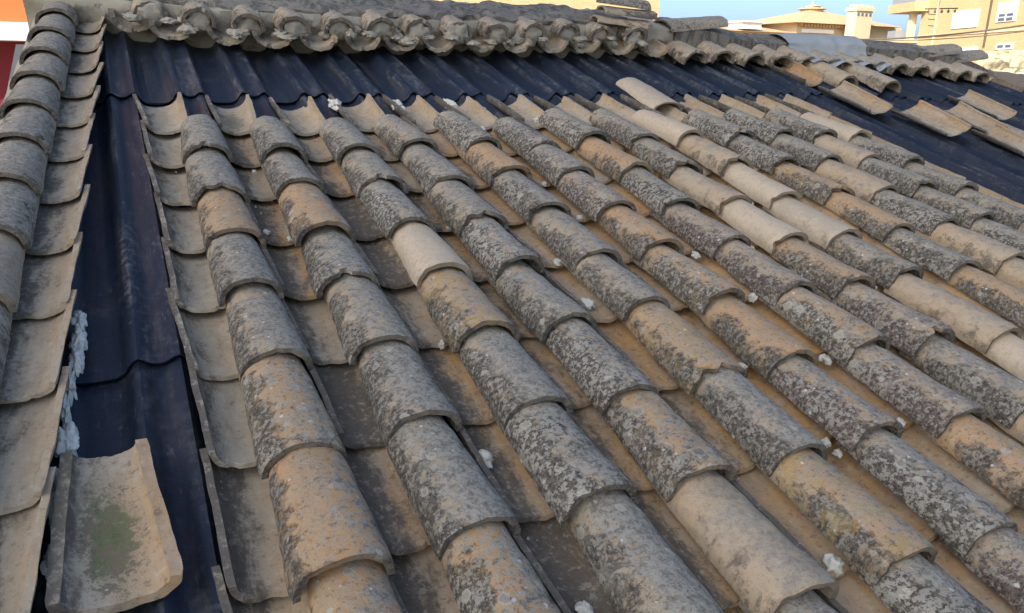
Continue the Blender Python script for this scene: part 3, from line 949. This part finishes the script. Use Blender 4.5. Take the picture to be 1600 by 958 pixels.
# house with the hipped roof, cupola and chimney
hh = empty("hipped_house", (44, 42, -7))
def hpart(name, mat, fn, parent=hh, smooth=None):
    b = MB(); fn(b); o = b.build(name, mat, parent, smooth)
    o.matrix_parent_inverse = (Matrix.Translation((44, 42, -7))).inverted()
    return o
def hip(b, x0, x1, y0, y1, z0, xa, xb, ya, z1):
    A = [(x0, y0, z0), (x1, y0, z0), (x1, y1, z0), (x0, y1, z0)]
    T = [(xa, ya, z1), (xb, ya, z1)]
    b.quad(A[0], A[1], T[1], T[0]); b.quad(A[1], A[2], T[1]); b.quad(A[2], A[3], T[0], T[1]); b.quad(A[3], A[0], T[0]); b.quad(*A[::-1])
hpart("low_wall", M['stucco'], lambda b: b.box(31, 46.2, 41, 50, -7, 3.05))
hpart("low_roof", M['roof_tan'], lambda b: hip(b, 30.4, 46.6, 40.4, 51, 3.05, 33, 45.0, 45.5, 3.86))
hpart("upper_wall", M['stucco'], lambda b: b.box(43.4, 54.2, 40.6, 49, -7, 3.74))
hpart("roof", M['roof_tan'], lambda b: hip(b, 42.6, 53.4, 39.9, 48, 3.745, 47.6, 48.4, 43.6, 4.95))
def eaves(b):
    for k in range(15):
        b.box(43.5 + k * .30, 43.66 + k * .30, 40.25, 40.59, 3.53, 3.73)
hpart("eaves_brackets", M['brick_b'], eaves)
def cup(b):
    for (r, z0, z1) in ((.85, 4.6, 5.02), (1.05, 5.02, 5.10), (.62, 5.10, 5.20)):
        ring0 = [b.bm.verts.new((48.2 + r * math.cos(t), 44 + r * math.sin(t), z0)) for t in [k * math.pi / 8 for k in range(16)]]
        ring1 = [b.bm.verts.new((48.2 + r * .96 * math.cos(t), 44 + r * .96 * math.sin(t), z1)) for t in [k * math.pi / 8 for k in range(16)]]
        for k in range(16): b.bm.faces.new((ring0[k], ring0[(k + 1) % 16], ring1[(k + 1) % 16], ring1[k]))
        b.bm.faces.new(ring1); b.bm.faces.new(ring0[::-1])
    top = b.bm.verts.new((48.2, 44, 5.42)); base = [b.bm.verts.new((48.2 + .55 * math.cos(t), 44 + .8 * math.sin(t), 5.202)) for t in [k * math.pi / 8 for k in range(16)]]
    for k in range(16): b.bm.faces.new((base[k], base[(k + 1) % 16], top))
    b.tube([(48.2, 44, 5.38), (48.2, 44, 5.62)], .06)
hpart("cupola", M['roof_tan'], cup)
ch = hpart("chimney", M['stucco'], lambda b: (b.box(47.35, 48.95, 39.0, 39.85, -2, 4.62), b.box(47.25, 49.05, 38.9, 39.95, 4.622, 4.82)))
cc = MB()
for k in range(4): cc.box(47.42 + k * .40, 47.60 + k * .40, 38.96, 39.89, 4.30, 4.48)
o = cc.build("smoke_vent", M['glass'], ch)
cc = MB(); cc.box(47.30, 49.0, 38.95, 39.9, 4.822, 4.86)
for k in range(3): cc.box(47.35 + k * .6, 47.75 + k * .6, 39.1, 39.7, 4.862, 5.05)
cc.build("chimney_cap", M['stucco'], ch)
hpart("window", M['white'], lambda b: b.box(43.9, 47.0, 40.52, 40.597, 3.12, 3.38))
hpart("dormer", M['white'], lambda b: (b.box(38.4, 40.0, 40.45, 42.0, 3.2, 3.62), b.box(38.2, 40.2, 40.3, 42.1, 3.622, 3.72)))
tag(hh, "sunlit tan house with hipped tiled roof, little cupola and tall cream chimney", "house")

# ochre brick apartment block on the right
F = 1.85
fo = cp + (Vector((23.25673588, 11.99407888, 1.68897247)) - cp) * F
FM = frame_matrix((fo.x, fo.y, 0), (.385, .92))             # local x runs away along the facade, local -y... is behind it
ap = empty("apartment_block", (fo.x, fo.y, -7))
def azr(z): return cp.z + (z - cp.z) * F
def aset(o):
    o.parent = ap
    o.matrix_parent_inverse = Matrix.Translation((fo.x, fo.y, -7)).inverted()
    return o
def abox(name, mat, x0, x1, y0, y1, z0, z1, parent=None):
    b = MB(); b.box(x0, x1, y0, y1, z0, z1, FM); o = b.build(name, mat)
    if parent is None: return aset(o)
    o.parent = parent
    o.matrix_parent_inverse = Matrix.Translation((fo.x, fo.y, -7)).inverted()
    return o
ts = F
abox("wall", M['brick_b'], -8, 5.35 * ts, -9, 0, -7, azr(4.2))
abox("roof", M['roof_tan'], -8.4, 5.55 * ts, -9.4, .4, azr(4.2) + .003, azr(4.35))
abox("floor_band", M['stucco'], -8, 5.35 * ts + .02, .002, .05, azr(1.56), azr(1.63))
def window(x0, x1, z0, z1, panes):
    fr = abox("window", M['white'], x0 * ts, x1 * ts, .002, .06, azr(z0), azr(z1))
    for (a, b_, c, d) in panes:
        xa, xb = x0 + (x1 - x0) * a, x0 + (x1 - x0) * b_
        za, zb = z0 + (z1 - z0) * c, z0 + (z1 - z0) * d
        b = MB(); b.box(xa * ts, xb * ts, .062, .075, azr(za), azr(zb), FM)
        o = b.build("pane", M['glass'], fr)
    return fr
W1 = window(2.12, 3.45, 1.76, 2.29, [])
W2 = window(.40, 1.25, 1.84, 2.40, [(.12, .44, .26, .40), (.54, .86, .26, .40), (.12, .44, .04, .20), (.54, .86, .04, .20)])
W3 = window(1.92, 2.68, 1.02, 1.17, [])
W4 = window(.28, 1.02, 1.06, 1.24, [(.1, .42, .25, .7), (.55, .9, .25, .7)])
abox("drainpipe", M['dark'], 1.58 * ts, 1.62 * ts, .002, .10, azr(1.15), azr(4.15))
bal = abox("balcony", M['brick_b'], 5.0 * ts, 6.75 * ts, -1.2, .9, azr(2.42), azr(2.72))
abox("balcony_railing", M['grey'], 5.1 * ts, 6.6 * ts, -1.1, .8, azr(2.722), azr(3.0))
abox("column", M['stucco'], 5.50 * ts, 5.72 * ts, .1, .45, azr(1.3), azr(2.418))
lb = abox("balcony", M['stucco'], 5.36 * ts, 6.75 * ts, -1.2, .9, azr(1.40), azr(1.50))
abox("balcony_railing", M['grey'], 6.1 * ts, 6.65 * ts, -.3, .8, azr(1.503), azr(1.83))
tag(ap, "ochre brick apartment block with white shutters and balconies, far right beyond the ridge", "apartment block")

# cables
def cable(pts, r, label):
    b = MB()
    P3 = [Vector(p) for p in pts]
    out = []
    for i in range(24):
        t = i / 23
        out.append(P3[0].lerp(P3[1], t) + Vector((0, 0, -.10 * 4 * t * (1 - t))))
    b.tube(out, r, 6)
    tag(b.build("overhead_cable", M['dark'], None, 60), label, "cable", "cables crossing in front of the apartment block")
def ray_pt(px, py, dist):
    d = cf + cr * ((px - 800) / 1204.75) + cd * ((py - 479) / 1204.75)
    return cp + d * dist
cable([ray_pt(1340, 62, 22), ray_pt(1640, 33, 20)], .022, "thicker dark cable sagging across the apartment block")
cable([ray_pt(1340, 64, 22.4), ray_pt(1640, 44, 20.6)], .012, "thinner cable running below the thick one")

# slim mast with insulators
mast = empty("utility_mast", ray_pt(1452, 95, 24))
mm_ = MB()
base = ray_pt(1451, 100, 24)
mm_.tube([base, base + Vector((0, 0, 3.2))], .02, 6)
mm_.tube([base + Vector((.12, .05, 0)), base + Vector((.12, .05, 3.2))], .02, 6)
for k in range(14):
    z = .2 * k
    mm_.tube([base + Vector((0, 0, z)), base + Vector((.12, .05, z + .2))], .009, 5)
o = mm_.build("mast", M['stucco'], mast); o.matrix_parent_inverse = Matrix.Translation(mast.location).inverted()
am = MB()
arm0 = ray_pt(1445, 14, 24); arm1 = ray_pt(1497, 13, 24)
am.tube([arm0, arm1], .02, 6)
o = am.build("arm", M['dark'], mast); o.matrix_parent_inverse = Matrix.Translation(mast.location).inverted()
for k in range(5):
    p = arm0.lerp(arm1, .12 + .2 * k)
    b = MB(); b.tube([p, p + Vector((0, 0, -.05)), p + Vector((0, 0, -.06)), p + Vector((0, 0, -.13))], [.012, .012, .04, .03], 8)
    o = b.build("insulator", M['dark'], mast, 40); o.matrix_parent_inverse = Matrix.Translation(mast.location).inverted()
for k, (a, c) in enumerate(((34, 46), (40, 40))):
    pass
b = MB()
for (y0, x1) in ((30, 1463), (40, 1462), (22, 1464)):
    b.tube([ray_pt(1450, y0, 24), ray_pt(x1, y0 + 1, 24)], .014, 5)
o = b.build("bracket", M['dark'], mast); o.matrix_parent_inverse = Matrix.Translation(mast.location).inverted()
tag(mast, "slim pale lattice mast with an arm of dark insulators in front of the apartment block", "mast")

# sunlit rubble wall past the end of the ridge
rb = MB()
rr_ = random.Random(5)
NX, NZ = 90, 22
rows = []
for i in range(NX + 1):
    x = i / NX
    r = []
    for k in range(NZ + 1):
        z = k / NZ
        topz = .98 + .10 * noise.noise(Vector((x * 14, 0, 3))) + .05 * noise.noise(Vector((x * 40, 0, 3))) + .10 * math.sin(min(1, x * 5) * math.pi * .5) - .1
        zz = -7 + (topz + 7) * z if k < 3 else -.4 + (topz + .4) * (k - 3) / (NZ - 3)
        if k < 3: zz = -7 + (6.6) * k / 3
        d = .16 * noise.noise(Vector((x * 22, zz * 3.5, 1))) + .09 * noise.noise(Vector((x * 60, zz * 9, 4)))
        r.append(rb.bm.verts.new((21.55 + 6 * x, 12 + d - 1.6 * x, zz)))
    rows.append(r)
back = [rb.bm.verts.new((v[-1].co.x, v[-1].co.y + .8, v[-1].co.z)) for v in rows]
for i in range(NX):
    for k in range(NZ): rb.bm.faces.new((rows[i][k], rows[i + 1][k], rows[i + 1][k + 1], rows[i][k + 1]))
    rb.bm.faces.new((rows[i][NZ], rows[i + 1][NZ], back[i + 1], back[i]))
o = rb.build("rubble_wall", M['stone'], None, 60)
tag(o, "sunlit cream rubble stone wall past the right end of the ridge", "wall")

# unseen slim block, added behind the viewpoint on the left to keep the roof shaded
TBL = Vector((-.86, -.51, 0)).normalized() * 22
TM = frame_matrix((TBL.x, TBL.y, 0), (-.51, .86))           # local x across the sunlight, local y away from the roof
tb = empty("shade_block", (TBL.x, TBL.y, -7))
def tpart(name, mat, a, parent=tb):
    b = MB(); b.box(*a, TM); o = b.build(name, mat, parent)
    o.matrix_parent_inverse = Matrix.Translation((TBL.x, TBL.y, -7)).inverted()
    return o
tpart("wall", M['render'], (-7.0, 2.15, 0, 9, -7, 20.6))  # widened on one side to cut the glow around the sun
tpart("roof", M['roof_tan'], (-7.2, 2.3, -.2, 9.2, 20.602, 20.9))
for fl_ in range(8):
    for k in range(3):
        x0, z0 = -6.2 + k * 2.8, -5 + fl_ * 3.0
        w_ = tpart("window", M['white'], (x0, x0 + 1.5, -.06, -.002, z0, z0 + 1.5))
        tpart("pane", M['glass'], (x0 + .1, x0 + 1.4, -.08, -.062, z0 + .1, z0 + 1.4), w_)
tag(tb, "unseen pale tower block added left behind the viewpoint to shade the roof", "building")
